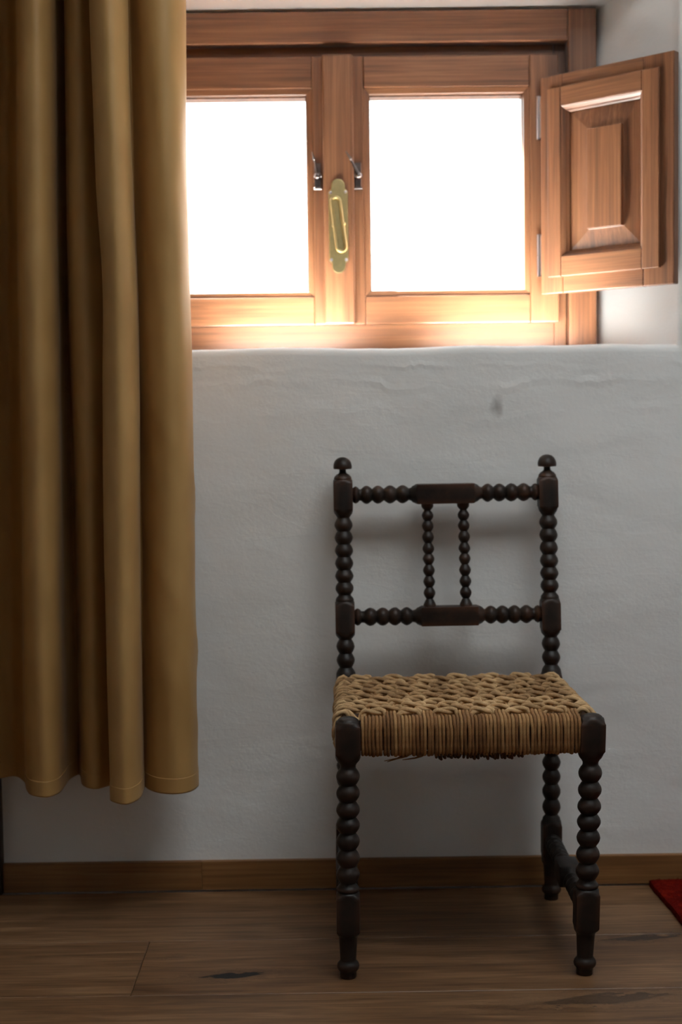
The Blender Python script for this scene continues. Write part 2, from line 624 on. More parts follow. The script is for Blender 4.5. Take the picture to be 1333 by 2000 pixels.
# skirting board in two lengths
bb = structure(bx(-0.66, X1, WY - 0.004, WY + 0.006, 0.001, 0.055).build("baseboard_back", M['skirting']), "low oak baseboard along the window wall", "baseboard")
for a, b in ((-0.662, -0.2701), (-0.2699, 1.3)):
    bx(a, b, WY - 0.012, WY + 0.004, 0.0012, 0.0585).build("board", M['skirting'], bb, origin=((a + b) / 2, WY, 0.03), bevel=0.0008)

# dark door and its casing at the left end of the wall
cas = structure(bx(-0.735, -0.6625, WY - 0.022, WY + 0.004, 0.0, 2.12).build("trim_1", M['door_dark'], bevel=0.003),
                "dark wooden door casing at the left end of the baseboard", "trim")
dr = structure(bx(-1.50, -0.737, WY - 0.012, WY + 0.002, 0.004, 2.05).build("door_1", M['door_dark'], bevel=0.002), "dark wooden door behind the curtain", "door")

# roof window added out of view to light the room: lining and pane
rw = structure(empty("window_added", ((SK[0] + SK[1]) / 2, (SK[2] + SK[3]) / 2, ZC + 0.2)), "unseen roof window added in the ceiling to light the room", "window")
for nm, b in (("frame", (SK[0], SK[0] + .05, SK[2], SK[3])), ("frame", (SK[1] - .05, SK[1], SK[2], SK[3])),
              ("frame", (SK[0] + .05, SK[1] - .05, SK[2], SK[2] + .05)), ("frame", (SK[0] + .05, SK[1] - .05, SK[3] - .05, SK[3]))):
    bx(b[0], b[1], b[2], b[3], ZC + 0.17, ZC + 0.23).build(nm, M['pine_h'], rw, origin=((b[0] + b[1]) / 2, (b[2] + b[3]) / 2, ZC + 0.2))
bx(SK[0] + .05, SK[1] - .05, SK[2] + .05, SK[3] - .05, ZC + 0.195, ZC + 0.2).build("pane", M['glass'], rw)

# ------------------------------------------------------------------ window
win = structure(empty("window_1", (0.0195, 2.985, 1.066)), "brown stained pine casement window with two bright panes", "window")
PH, PV = M['pine_h'], M['pine_v']
BV = 0.0022


def board(name, x0, x1, y0, y1, z0, z1, parent, bevel=BV):
    vert = (z1 - z0) > (x1 - x0)
    return bx(x0, x1, y0, y1, z0, z1).build(name, PV if vert else PH, parent,
                                            origin=((x0 + x1) / 2, (y0 + y1) / 2, (z0 + z1) / 2), bevel=bevel)


CX = 0.0195


def mir(x):
    return 2 * CX - x


# casing boards
board("casing", 0.4925, 0.550, 2.955, 3.00, 1.066, 1.7575, win)
board("casing", mir(0.550), mir(0.4925), 2.955, 3.00, 1.066, 1.7575, win)
board("casing", mir(0.4920), 0.4920, 2.956, 3.00, 1.6935, 1.757, win)
# fixed frame behind the sashes
board("frame_stile", 0.4665, 0.4915, 2.985, 3.05, 1.066, 1.693, win, 0.001)
board("frame_stile", mir(0.4915), mir(0.4665), 2.985, 3.05, 1.066, 1.693, win, 0.001)
board("frame_rail", mir(0.466), 0.466, 2.985, 3.05, 1.066, 1.131, win, 0.001)
board("frame_rail", mir(0.466), 0.466, 2.985, 3.05, 1.6585, 1.693, win, 0.001)


def sash(mirror):
    m = mir if mirror else (lambda x: x)

    def B(name, a, b, y0, y1, z0, z1, par, bevel=BV):
        p, q = sorted((m(a), m(b)))
        return board(name, p, q, y0, y1, z0, z1, par, bevel)
    zb, zt = 1.122, 1.668
    ox0, ox1, oz0, oz1 = 0.072, 0.414, 1.180, 1.604
    core = MB()
    for a, b, c, d in ((0.022, 0.086, 1.133, 1.657), (0.400, 0.464, 1.133, 1.657), (0.086, 0.400, 1.133, 1.193), (0.086, 0.400, 1.590, 1.657)):
        p, q = sorted((m(a), m(b)))
        core.box(p, q, 2.9845, 3.02, c, d)
    s = core.build("sash", PV, win, origin=(m(0.24), 2.99, 1.39))
    B("stile", 0.0205, ox0, 2.962, 2.984, zb, zt, s)
    B("stile", ox1, 0.473, 2.962, 2.984, zb, zt, s)
    B("rail", ox0 + .0004, ox1 - .0004, 2.9622, 2.984, zb, oz0, s)
    B("rail", ox0 + .0004, ox1 - .0004, 2.9622, 2.984, oz1, zt, s)
    # mitred glazing beads sloping in to the glass
    o = [(ox0, oz0), (ox1, oz0), (ox1, oz1), (ox0, oz1)]
    i = [(0.084, 1.191), (0.402, 1.191), (0.402, 1.592), (0.084, 1.592)]
    for k in range(4):
        q = (k + 1) % 4
        vs = []
        for (px, pz), y in ((o[k], 2.9655), (o[q], 2.9655), (i[q], 2.9675), (i[k], 2.9675),
                            (o[k], 2.984), (o[q], 2.984), (i[q], 2.984), (i[k], 2.984)):
            vs.append((m(px), y, pz))
        b = MB()
        b.add(vs, [(0, 1, 2, 3), (7, 6, 5, 4), (0, 4, 5, 1), (1, 5, 6, 2), (2, 6, 7, 3), (3, 7, 4, 0)])
        if mirror:
            b.f = [tuple(reversed(f)) for f in b.f]
        b.build("bead", PV if k in (1, 3) else PH, s, origin=(m((o[k][0] + o[q][0]) / 2), 2.975, (o[k][1] + o[q][1]) / 2), bevel=0.0008, segs=1)
    p, q = sorted((m(0.084), m(0.402)))
    bx(p, q, 2.9845, 2.9885, 1.191, 1.592).build("pane", M['glass'], s, origin=((p + q) / 2, 2.9865, 1.39))
    return s


sash(False)
sash(True)
board("astragal", -0.012, 0.051, 2.946, 2.9615, 1.1215, 1.6685, win, 0.004)


def outline_plate(pts, y0, y1):
    b = MB()
    n = len(pts)
    b.add([(x, y0, z) for x, z in pts] + [(x, y1, z) for x, z in pts], [])
    b.f.append(tuple(range(n)))
    b.f.append(tuple(reversed(range(n, 2 * n))))
    for i in range(n):
        j = (i + 1) % n
        b.f.append((i, i + n, j + n, j))
    return b


def ball(mb, c, r, n=10, sy=1.0, sx=1.0, sz=1.0):
    rings = []
    for i in range(1, n // 2 + 1):
        a = math.pi * i / (n // 2 + 1)
        rings.append([(c[0] + sx * r * math.sin(a) * math.cos(q), c[1] + sy * r * math.sin(a) * math.sin(q), c[2] + sz * r * math.cos(a))
                      for q in (2 * math.pi * k / n for k in range(n))])
    mb.rings(rings)


# brass pull plate
px, hw = 0.0178, 0.0198
arc_t = [(px + 0.0142 * math.cos(a), 1.4028 + 0.0142 * math.sin(a)) for a in (math.pi * k / 14 for k in range(15))]
arc_b = [(px + 0.0142 * math.cos(a), 1.2402 + 0.0142 * math.sin(a)) for a in (math.pi + math.pi * k / 14 for k in range(15))]
prof = [(px + hw, 1.252), (px + hw, 1.391), (px + 0.0165, 1.3955), (px + 0.0142, 1.3965)] + arc_t + [(px - 0.0142, 1.3965), (px - 0.0165, 1.3955), (px - hw, 1.391), (px - hw, 1.252), (px - 0.0165, 1.2475), (px - 0.0142, 1.2465)] + arc_b + [(px + 0.0142, 1.2465), (px + 0.0165, 1.2475)]
plate = outline_plate(list(reversed(prof)), 2.9425, 2.9462).build("handle_plate", M['brass'], win, origin=(px, 2.944, 1.32), bevel=0.0012)
plate["label"] = "aged brass plate with a looped pull"
lp = []
c1, c2, rr = Vector((0.0125, 0, 1.3705)), Vector((0.0235, 0, 1.2790)), 0.0092
ax = (c2 - c1).normalized()
sd = Vector((-ax.z, 0, ax.x))
for k in range(13):
    a = math.pi * k / 12
    lp.append(c1 + sd * rr * math.cos(a) - ax * rr * math.sin(a))
for k in range(13):
    a = math.pi * k / 12
    lp.append(c2 - sd * rr * math.cos(a) + ax * rr * math.sin(a))
lp.append(lp[0])
lp.append(lp[1])
mb = MB().tube([(p.x, 2.9385, p.z) for p in lp], 0.0031, 8)
ball(mb, (0.0085, 2.9395, 1.322), 0.0042)
ball(mb, (0.0288, 2.9395, 1.326), 0.0042)
mb.build("loop_pull", M['brass'], plate, origin=(px, 2.94, 1.32), smooth=60)
for sx, sz in ((0.0025, 1.3895), (0.0330, 1.3905), (0.0025, 1.2535), (0.0330, 1.2535)):
    b = MB()
    ball(b, (sx, 2.9425, sz), 0.0032, 10, sy=0.5)
    b.build("screw", M['steel'], plate, origin=(sx, 2.9425, sz), smooth=60)


def latch(x, lean):
    """Small metal shutter catch: plate, pivot and a thin lever ending in a knob."""
    y = 2.9615
    pl = bx(x - 0.0065, x + 0.0065, y - 0.003, y, 1.402, 1.452)
    pl.box(x - 0.0085, x + 0.0085, y - 0.010, y, 1.3975, 1.4015)
    l = pl.build("latch", M['iron'], win, origin=(x, y, 1.42), bevel=0.0008, segs=1)
    mb = MB()
    ball(mb, (x, y - 0.007, 1.4255), 0.0072, 12)
    mb.tube([(x - 0.008, y - 0.006, 1.425), (x + 0.008, y - 0.006, 1.425)], 0.003, 8)
    mb.build("pivot", M['iron'], l, origin=(x, y, 1.425), smooth=60)
    mb = MB()
    k = Vector((x + lean * 0.62, y - 0.021, 1.457))
    e = Vector((x + lean, y - 0.026, 1.4705))
    mb.tube([(x, y - 0.010, 1.430), k], [0.0024, 0.0018], 8)
    ball(mb, tuple(k), 0.0032, 10)
    mb.tube([k, e], [0.0024, 0.001], 8)
    mb.build("lever", M['iron'], l, origin=(x, y, 1.44), smooth=60)


latch(-0.0235, -0.0105)
latch(0.0600, -0.0250)

# ------------------------------------------------------------------ shutter standing open
SH_A = math.atan2(-0.6831, 0.7303)
sh = empty("window_shutter", (0.434, 2.95, 1.1775))
sh.rotation_euler = (0, 0, SH_A)
tag(sh, "open pine shutter with a raised panel hinged on the right window sash", "shutter")
sh["_o"] = (0, 0, 0)
SW, SHH = 0.3065, 0.439           # leaf width and height
pz0, pz1 = 0.0325, 0.4125         # proud frame
rx0, rx1, rz0, rz1 = 0.0535, 0.2400, 0.0735, 0.3735


def sh_board(name, a, b, c, d, lip, proud, vert):
    mb = MB()
    mb.box(*lip)
    mb.box(*proud)
    return mb.build(name, PV if vert else PH, sh, origin=((a + b) / 2, 0, (c + d) / 2), bevel=0.0018)


g = 0.0002
sh_board("stile", 0, rx0, 0, SHH, (0, rx0 - g, 0, 0.018, 0, SHH), (0.0214, rx0 - g, -0.0075, 0.0005, pz0, pz1), True)
sh_board("stile", rx1, SW, 0, SHH, (rx1 + g, SW, 0, 0.018, 0, SHH), (rx1 + g, 0.2785, -0.0075, 0.0005, pz0, pz1), True)
sh_board("rail", rx0, rx1, 0, rz0, (rx0 + g, rx1 - g, 0, 0.018, 0, rz0), (rx0 + g, rx1 - g, -0.0073, 0.0005, pz0, rz0), False)
sh_board("rail", rx0, rx1, rz1, SHH, (rx0 + g, rx1 - g, 0, 0.018, rz1, SHH), (rx0 + g, rx1 - g, -0.0073, 0.0005, rz1, pz1), False)
# sloping mouldings round the recess
o = [(rx0, rz0), (rx1, rz0), (rx1, rz1), (rx0, rz1)]
w = 0.0115
i_ = [(rx0 + w, rz0 + w), (rx1 - w, rz0 + w), (rx1 - w, rz1 - w), (rx0 + w, rz1 - w)]
for k in range(4):
    q = (k + 1) % 4
    mb = MB()
    rows = []
    for t, y in ((0.0, -0.0055), (0.25, -0.0035), (0.6, 0.001), (0.8, 0.0055), (1.0, 0.0075), (1.0, 0.014), (0.0, 0.014)):
        rows.append((t, y))
    vs = []
    for (c0, c1_) in ((o[k], i_[k]), (o[q], i_[q])):
        for t, y in rows:
            vs.append((c0[0] + (c1_[0] - c0[0]) * t, y, c0[1] + (c1_[1] - c0[1]) * t))
    n = len(rows)
    fs = [(j, (j + 1) % n, n + (j + 1) % n, n + j) for j in range(n)] + [tuple(reversed(range(n))), tuple(range(n, 2 * n))]
    mb.add(vs, [tuple(reversed(f)) for f in fs])
    mb.build("moulding", PV if k in (1, 3) else PH, sh, origin=((o[k][0] + o[q][0]) / 2, 0, (o[k][1] + o[q][1]) / 2))
# raised-and-fielded panel
fx0, fx1, fz0, fz1 = 0.1130, 0.1930, 0.1225, 0.3195
lo = [(rx0 + 0.009, rz0 + 0.009), (rx1 - 0.009, rz0 + 0.009), (rx1 - 0.009, rz1 - 0.009), (rx0 + 0.009, rz1 - 0.009)]
hi = [(fx0, fz0), (fx1, fz0), (fx1, fz1), (fx0, fz1)]
vs = [(x, 0.0150, z) for x, z in lo] + [(x, 0.0120, z) for x, z in lo] + [(x, 0.0050, z) for x, z in hi] + [(x, -0.0045, z) for x, z in hi]
fs = [(3, 2, 1, 0)[::-1]]
mb = MB()
mb.add(vs, [(0, 3, 2, 1)[::-1]] + [(a, (a + 1) % 4, 4 + (a + 1) % 4, 4 + a)[::-1] for a in range(4)] +
       [(4 + a, 4 + (a + 1) % 4, 8 + (a + 1) % 4, 8 + a)[::-1] for a in range(4)] +
       [(8 + a, 8 + (a + 1) % 4, 12 + (a + 1) % 4, 12 + a)[::-1] for a in range(4)] + [(12, 13, 14, 15)[::-1]])
mb.f = [tuple(reversed(f)) for f in mb.f]
mb.build("panel", PV, sh, origin=(0.15, 0, 0.22), bevel=0.0012)
for z0, z1 in ((0.317, 0.404), (0.038, 0.1235)):
    mb = MB()
    mb.tube([(-0.007, 0.004, z0), (-0.007, 0.004, (z0 + z1) / 2 - 0.0006)], 0.0042, 10)
    mb.tube([(-0.007, 0.004, (z0 + z1) / 2 + 0.0006), (-0.007, 0.004, z1)], 0.0042, 10)
    mb.box(-0.006, -0.0005, 0.002, 0.004, z0 + 0.002, z1 - 0.002)
    hg = mb.build("hinge", M['steel'], sh, origin=(-0.007, 0.004, (z0 + z1) / 2), smooth=50)
    hg["label"] = "zinc-coloured metal hinge"


# ------------------------------------------------------------------ chair
CH = (0.2145, 2.50, 0.0)
chair = empty("side_chair", CH)
tag(chair, "small dark bobbin-turned wooden chair with a woven rush seat against the white wall", "chair")


def turned(prof, axis_pt, u, v, n=32):
    """Rings along an axis: prof = [(t, radius, squareness)], axis_pt(t) = centre, u and v span the cross-section."""
    rings = []
    for t, r, s in prof:
        c = Vector(axis_pt(t))
        rg = []
        for k in range(n):
            a = 2 * math.pi * k / n
            ca, sa = math.cos(a), math.sin(a)
            f = (1 - s) + s / max(abs(ca), abs(sa))
            f = min(f, 1.36)
            rg.append(c + u * (r * f * ca) + v * (r * f * sa))
        rings.append(rg)
    mb = MB()
    mb.rings(rings)
    return mb


def beads(centres, rb, rn, half=None, rev=False):
    """Bobbin profile over a list of bead centres."""
    out = []
    for i, c in enumerate(centres):
        hs = []
        if i > 0:
            hs.append(abs(c - centres[i - 1]) / 2)
        if i < len(centres) - 1:
            hs.append(abs(c - centres[i + 1]) / 2)
        h0 = hs[0]
        h1 = hs[-1]
        for q in (-1.0, -0.86, -0.66, -0.42, -0.18, 0.0, 0.18, 0.42, 0.66, 0.86):
            h = h0 if q < 0 else h1
            e = (0.5 + 0.5 * math.cos(math.pi * q)) ** 0.52
            rr = rn + (rb - rn) * e
            out.append((c + q * h, rr * (1 + random.uniform(-0.012, 0.012)), 0))
    out.append((centres[-1] + h1, rn, 0))
    return out


ZU, ZV = Vector((1, 0, 0)), Vector((0, 1, 0))
lower_f = [(0.0, 0.0128, 0), (0.0015, 0.0137, 0), (0.0096, 0.0137, 0), (0.0118, 0.0150, 0), (0.0150, 0.0178, 0), (0.0192, 0.0188, 0), (0.0235, 0.0178, 0),
           (0.0265, 0.0152, 0), (0.0290, 0.0136, 0), (0.0305, 0.0134, 0), (0.067, 0.0153, 0), (0.0705, 0.0165, 0), (0.074, 0.0190, 0.15), (0.0775, 0.0196, 0.6),
           (0.081, 0.0197, 0.9), (0.084, 0.0197, 1), (0.1335, 0.0197, 1), (0.1365, 0.0197, 0.85), (0.1395, 0.0197, 0.5), (0.1422, 0.0196, 0.1), (0.1436, 0.0186, 0),
           (0.1450, 0.0172, 0), (0.1465, 0.0183, 0), (0.1493, 0.0190, 0), (0.1520, 0.0183, 0), (0.1540, 0.0165, 0), (0.1580, 0.0135, 0)]
front = lower_f + beads([0.1735, 0.2012, 0.2296, 0.2563, 0.2820, 0.3095, 0.3378], 0.0196, 0.0130) + [
    (0.3560, 0.0130, 0), (0.3600, 0.0150, 0), (0.3640, 0.0186, 0), (0.3690, 0.0208, 0.1), (0.3730, 0.0210, 0.5), (0.3770, 0.0210, 0.9), (0.3800, 0.0210, 1),
    (0.4180, 0.0210, 1), (0.4215, 0.0210, 0.85), (0.4250, 0.0208, 0.45), (0.4278, 0.0204, 0.08), (0.4295, 0.0196, 0), (0.4302, 0.0180, 0), (0.4325, 0.0165, 0), (0.4350, 0.0130, 0),
    (0.4365, 0.0080, 0), (0.4371, 0.0020, 0)]
for bx0, tx0 in ((0.0140, 0.0190), (0.4075, 0.4210)):
    mb = turned(front, lambda t, a=bx0, b=tx0: (a + (b - a) * t / 0.433, 2.311 + 0.002 * t / 0.433, t), ZU, ZV)
    mb.build("leg", M['dark_wood'], chair, origin=((bx0 + tx0) / 2, 2.312, 0.2), smooth=38)

rear = [(z, r * 0.985, s) for z, r, s in lower_f[:13]]
rear += [(0.0835, 0.0187, 0.5), (0.0875, 0.0187, 0.9), (0.090, 0.0187, 1), (0.144, 0.0187, 1), (0.148, 0.0187, 0.7), (0.1525, 0.0185, 0.1), (0.155, 0.0170, 0), (0.159, 0.0165, 0), (0.1640, 0.0125, 0)]
rear += beads([0.1802, 0.2101, 0.2389, 0.2658, 0.2930, 0.3200], 0.0176, 0.0120)
rear += [(0.337, 0.0125, 0), (0.343, 0.0175, 0), (0.348, 0.0187, 0.6), (0.352, 0.0187, 1), (0.4330, 0.0187, 1), (0.4375, 0.0187, 0.7), (0.4410, 0.0186, 0.15), (0.4450, 0.0180, 0), (0.4490, 0.0160, 0), (0.4540, 0.0124, 0)]
rear += beads([0.4683, 0.4945], 0.0174, 0.0120)
rear += [(0.5085, 0.0124, 0), (0.5115, 0.0150, 0), (0.5150, 0.0178, 0), (0.5190, 0.0186, 0.35), (0.5225, 0.0186, 0.9), (0.525, 0.0186, 1), (0.5715, 0.0186, 1), (0.5750, 0.0186, 0.7),
         (0.5785, 0.0185, 0.1), (0.5800, 0.0172, 0), (0.5830, 0.0174, 0), (0.5860, 0.0160, 0), (0.5905, 0.0122, 0)]
rear += beads([0.6041, 0.6274, 0.6517, 0.6761, 0.7004, 0.7248], 0.0174, 0.0120)
rear += [(0.7385, 0.0118, 0), (0.7420, 0.0140, 0), (0.7465, 0.0170, 0), (0.7510, 0.0184, 0.3), (0.7545, 0.0186, 0.85), (0.757, 0.0186, 1), (0.8040, 0.0186, 1), (0.8070, 0.0186, 0.75),
         (0.8100, 0.0184, 0.15), (0.8115, 0.0172, 0)]
fin = [(0.8110, 0.0165, 0), (0.8130, 0.0172, 0), (0.8165, 0.0158, 0), (0.8200, 0.0125, 0), (0.8225, 0.0085, 0), (0.8250, 0.0066, 0), (0.8300, 0.0063, 0), (0.8308, 0.0100, 0), (0.8312, 0.0168, 0), (0.8325, 0.0177, 0),
       (0.8365, 0.0179, 0), (0.8410, 0.0172, 0), (0.8455, 0.0154, 0), (0.8490, 0.0128, 0), (0.8518, 0.0092, 0), (0.8535, 0.0050, 0), (0.8541, 0.0010, 0)]


def lean_y(z):
    return 2.683 + max(0.0, z - 0.433) * 0.100


for xs in ((0.0130, 0.0195, 0.0183), (0.4095, 0.4115, 0.4105)):
    def axp(t, xs=xs):
        x = xs[0] + (xs[1] - xs[0]) * t / 0.44 if t < 0.44 else xs[1] + (xs[2] - xs[1]) * (t - 0.44) / 0.41
        return (x, lean_y(t), t)
    post = turned(rear, axp, ZU, ZV).build("back_post", M['dark_wood'], chair, origin=(xs[1], 2.69, 0.42), smooth=38)
    turned(fin, axp, ZU, ZV).build("finial", M['dark_wood'], post, origin=(xs[2], 2.72, 0.82), smooth=38)

YU, YV = Vector((0, 1, 0)), Vector((0, 0, 1))


def rail_prof(a, left, b0, b1, rightb, e, rb=0.0176, rn=0.0112, bl=0.0190):
    p = [(a, 0.0110, 0), (a + 0.004, 0.0150, 0), (a + 0.0075, 0.0168, 0), (a + 0.0115, 0.0150, 0), (a + 0.0150, rn, 0)]
    p += beads(left, rb, rn)
    p += [(b0 - 0.0105, 0.0125, 0), (b0 - 0.0070, 0.0158, 0), (b0 - 0.0030, 0.0176, 0), (b0 - 0.0006, bl, 0.35), (b0 + 0.0010, bl, 0.85), (b0 + 0.0022, bl, 1), (b1 - 0.0022, bl, 1), (b1 - 0.0010, bl, 0.85), (b1 + 0.0006, bl, 0.35), (b1 + 0.0030, 0.0176, 0), (b1 + 0.0070, 0.0158, 0), (b1 + 0.0105, 0.0125, 0)]
    p += beads(rightb, rb, rn)
    p += [(e - 0.0150, rn, 0), (e - 0.0115, 0.0150, 0), (e - 0.0075, 0.0168, 0), (e - 0.004, 0.0150, 0), (e, 0.0110, 0)]
    p.sort(key=lambda q: q[0])
    return p


top = rail_prof(0.0350, [0.0635, 0.0850, 0.1085, 0.1325], 0.1590, 0.2695, [0.2955, 0.3175, 0.3410, 0.3645], 0.3945)
turned(top, lambda t: (t, lean_y(0.782), 0.7818 + (t - 0.2) * 0.004), YU, YV).build("top_rail", M['dark_wood'], chair, origin=(0.2145, 2.718, 0.782), smooth=38)
low = rail_prof(0.0355, [0.0675, 0.0910, 0.1145, 0.1370], 0.1640, 0.2735, [0.2975, 0.3195, 0.3430, 0.3655], 0.3950, bl=0.0185)
turned(low, lambda t: (t, lean_y(0.550), 0.5499 + (t - 0.2) * 0.004), YU, YV).build("cross_rail", M['dark_wood'], chair, origin=(0.2145, 2.695, 0.55), smooth=38)
spin = [(0.5670, 0.0122, 0), (0.5715, 0.0120, 0), (0.5745, 0.0105, 0), (0.5775, 0.0090, 0), (0.5820, 0.0066, 0)]
spin += beads([0.5931, 0.6145, 0.6359, 0.6580, 0.6768, 0.6992, 0.7207, 0.7402], 0.0113, 0.0064)
spin += [(0.7510, 0.0066, 0), (0.7540, 0.0095, 0), (0.7575, 0.0115, 0), (0.7645, 0.0120, 0)]
for a, b in ((0.1814, 0.1795), (0.2508, 0.2482)):
    turned(spin, lambda t, a=a, b=b: (a + (b - a) * (t - 0.567) / 0.1975, lean_y(t), t), ZU, ZV, 24).build("spindle", M['dark_wood'], chair, origin=((a + b) / 2, 2.706, 0.665), smooth=38)

# side stretchers
st = [(2.329, 0.0110, 0), (2.334, 0.0150, 0), (2.338, 0.0160, 0), (2.342, 0.0140, 0), (2.346, 0.0105, 0)]
st += beads([2.3570, 2.3785, 2.4000, 2.4215, 2.4430], 0.0162, 0.0110)
st += [(2.457, 0.0130, 0), (2.461, 0.0165, 0), (2.466, 0.0185, 0.2), (2.468, 0.0192, 0.8), (2.470, 0.0192, 1), (2.522, 0.0192, 1), (2.524, 0.0192, 0.8), (2.526, 0.0185, 0.2), (2.531, 0.0165, 0), (2.535, 0.0130, 0)]
st += beads([2.5500, 2.5720, 2.5940, 2.6160, 2.6375], 0.0162, 0.0110)
st += [(2.650, 0.0105, 0), (2.654, 0.0140, 0), (2.658, 0.0160, 0), (2.663, 0.0150, 0), (2.668, 0.0110, 0)]
for xf, xr in ((0.0152, 0.0148), (0.4110, 0.4098)):
    turned(st, lambda t, a=xf, b=xr: (a + (b - a) * (t - 2.313) / 0.37, t, 0.1085 + (t - 2.313) / 0.37 * 0.0085), ZU, YV).build("stretcher", M['dark_wood'], chair, origin=((xf + xr) / 2, 2.5, 0.112), smooth=38)

# woven seat: rails and core, with the cords as its pieces
core = MB()
core.box(0.036, 0.404, 2.303, 2.325, 0.381, 0.4265)
core.box(0.036, 0.394, 2.672, 2.694, 0.381, 0.4265)
core.box(0.004, 0.028, 2.334, 2.664, 0.385, 0.4265)
core.box(0.402, 0.426, 2.334, 2.664, 0.385, 0.4265)
core.box(0.026, 0.404, 2.323, 2.674, 0.416, 0.4265)
seat = core.build("seat", M['rush_core'], chair, origin=(0.2145, 2.5, 0.42), bevel=0.004)
seat["label"] = "woven tan rush seat"

NW = 60
wx = [0.0425 + (0.3985 - 0.0425) * i / (NW - 1) for i in range(NW)]
rows = 13
wy = [2.3420 + (2.6560 - 2.3420) * j / (rows - 1) for j in range(rows)]
PER, OVER = 10, 6.4


def weft_up(x, j):
    """1 where weft row j lies on top of the warps, 0 where it dips under."""
    k = (x - wx[0]) / (wx[1] - wx[0])
    ph = (k + j * 4.3 + 0.8 * math.sin(j * 1.7)) % PER
    d = abs(ph - OVER / 2)
    d = min(d, PER - d)
    return max(0.0, min(1.0, (OVER / 2 + 0.55 - d) / 1.3))


for i, x in enumerate(wx):
    jx, jr = random.uniform(-0.0006, 0.0006), random.uniform(0.0027, 0.0033)
    xr = 0.2145 + (x - 0.2145) * 0.965
    pts = []
    dropz = random.uniform(-0.0015, 0.0010)
    pts.append((x + jx, 2.326, 0.3745 + dropz))
    pts.append((x + jx, 2.311, 0.3735 + dropz))
    pts.append((x + jx, 2.3020, 0.3755 + dropz))
    pts.append((x + jx, 2.2985, 0.3820))
    sway = random.uniform(-0.0012, 0.0012)
    for q in (0.393, 0.405, 0.416):
        pts.append((x + jx + sway * math.sin((q - 0.382) * 60), 2.2975 + random.uniform(-0.0004, 0.0004), q))
    pts.append((x, 2.2990, 0.4245))
    pts.append((x, 2.3040, 0.4305))
    pts.append((x, 2.3120, 0.4335))
    pts.append((x, 2.3230, 0.4335))
    for j in range(rows):
        xx = x + (xr - x) * j / rows
        h = weft_up(x, j)
        pts.append((xx, wy[j], 0.4375 - 0.0105 * h))
        if j < rows - 1:
            pts.append((xx, (wy[j] + wy[j + 1]) / 2, 0.4315))
    pts.append((xr, 2.6780, 0.4330))
    pts.append((xr, 2.6910, 0.4310))
    pts.append((xr, 2.6985, 0.4220))
    pts.append((xr, 2.6985, 0.3900))
    pts.append((xr, 2.6920, 0.3770))
    MB().tube(pts, [jr * random.uniform(0.92, 1.08) for _ in pts], 7, 40).build("cord", M['rush_wrap'], seat, origin=(x, 2.5, 0.42), smooth=70)

for j, y in enumerate(wy):
    path = []
    fr = j / (rows - 1)
    xl, xr = -0.0005 + 0.003 * fr, 0.4300 - 0.0055 * fr
    xl += random.uniform(-0.0015, 0.001)
    xr += random.uniform(-0.001, 0.0015)
    yj = y + random.uniform(-0.001, 0.001)
    for z in (0.378, 0.388, 0.399, 0.410, 0.420):
        path.append(Vector((xl + (0.006 if z < 0.38 else 0), yj, z)))
    path.append(Vector((xl + 0.002, yj, 0.4295)))
    path.append(Vector((xl + 0.0075, yj, 0.4360)))
    xa, xb = xl + 0.014, xr - 0.014
    nseg = 118
    ph = random.uniform(0, 6)
    for k in range(nseg + 1):
        x = xa + (xb - xa) * k / nseg
        h = weft_up(x, j)
        edge = min(1.0, min(x - xa, xb - x) / 0.02)
        h = 1 - (1 - h) * max(0.0, edge)
        path.append(Vector((x, yj + 0.0014 * math.sin(x * 95 + ph) + 0.0022 * (h - 0.5), 0.4255 + 0.0135 * h)))
    path.append(Vector((xr - 0.0075, yj, 0.4350)))
    path.append(Vector((xr - 0.002, yj, 0.4295)))
    for z in (0.420, 0.410, 0.399, 0.388, 0.378):
        path.append(Vector((xr - (0.006 if z < 0.38 else 0), yj, z)))
    mb = MB()
    acc, s0 = [0.0], random.uniform(0, 6)
    for a, b in zip(path[:-1], path[1:]):
        acc.append(acc[-1] + (b - a).length)
    for ply in (0, math.pi):
        pts = []
        for k, p in enumerate(path):
            d = (path[min(k + 1, len(path) - 1)] - path[max(k - 1, 0)]).normalized()
            a = Vector((0, 1, 0))
            b = d.cross(a)
            q = acc[k] / 0.058 * 2 * math.pi + s0 + ply
            pts.append(p + (a * math.cos(q) + b * math.sin(q)) * 0.0029)
        mb.tube(pts, [0.0040 * random.uniform(0.93, 1.07) for _ in pts], 6, 40)
    mb.build("cord", M['rush'], seat, origin=(0.2145, y, 0.43), smooth=70)

# loose ends hanging under the front rail
for sx, ex, ez, ey in ((0.125, 0.078, 0.3625, 2.312), (0.118, 0.083, 0.3600, 2.316), (0.150, 0.108, 0.3645, 2.310)):
    pts = [(sx, 2.320, 0.3745), (sx - 0.01, 2.316, 0.3690), ((sx + ex) / 2, 2.313, 0.3665), (ex, ey, ez)]
    MB().tube(pts, [0.0022, 0.0020, 0.0016, 0.0006], 6, 40).build("frayed_strand", M['rush_wrap'], seat, origin=(sx, 2.32, 0.37), smooth=70)
for k in range(26):
    x = 0.165 + k * 0.0056 + random.uniform(-0.001, 0.001)
    z = 0.3655 + random.uniform(-0.0015, 0.004)
    MB().tube([(x, 2.330, 0.376), (x, 2.318, z), (x + random.uniform(-.002, .002), 2.306, z + 0.001), (x, 2.300, 0.377)], 0.0024, 6, 40).build("cord_end", M['rush_core'], seat, origin=(x, 2.31, 0.37), smooth=70)


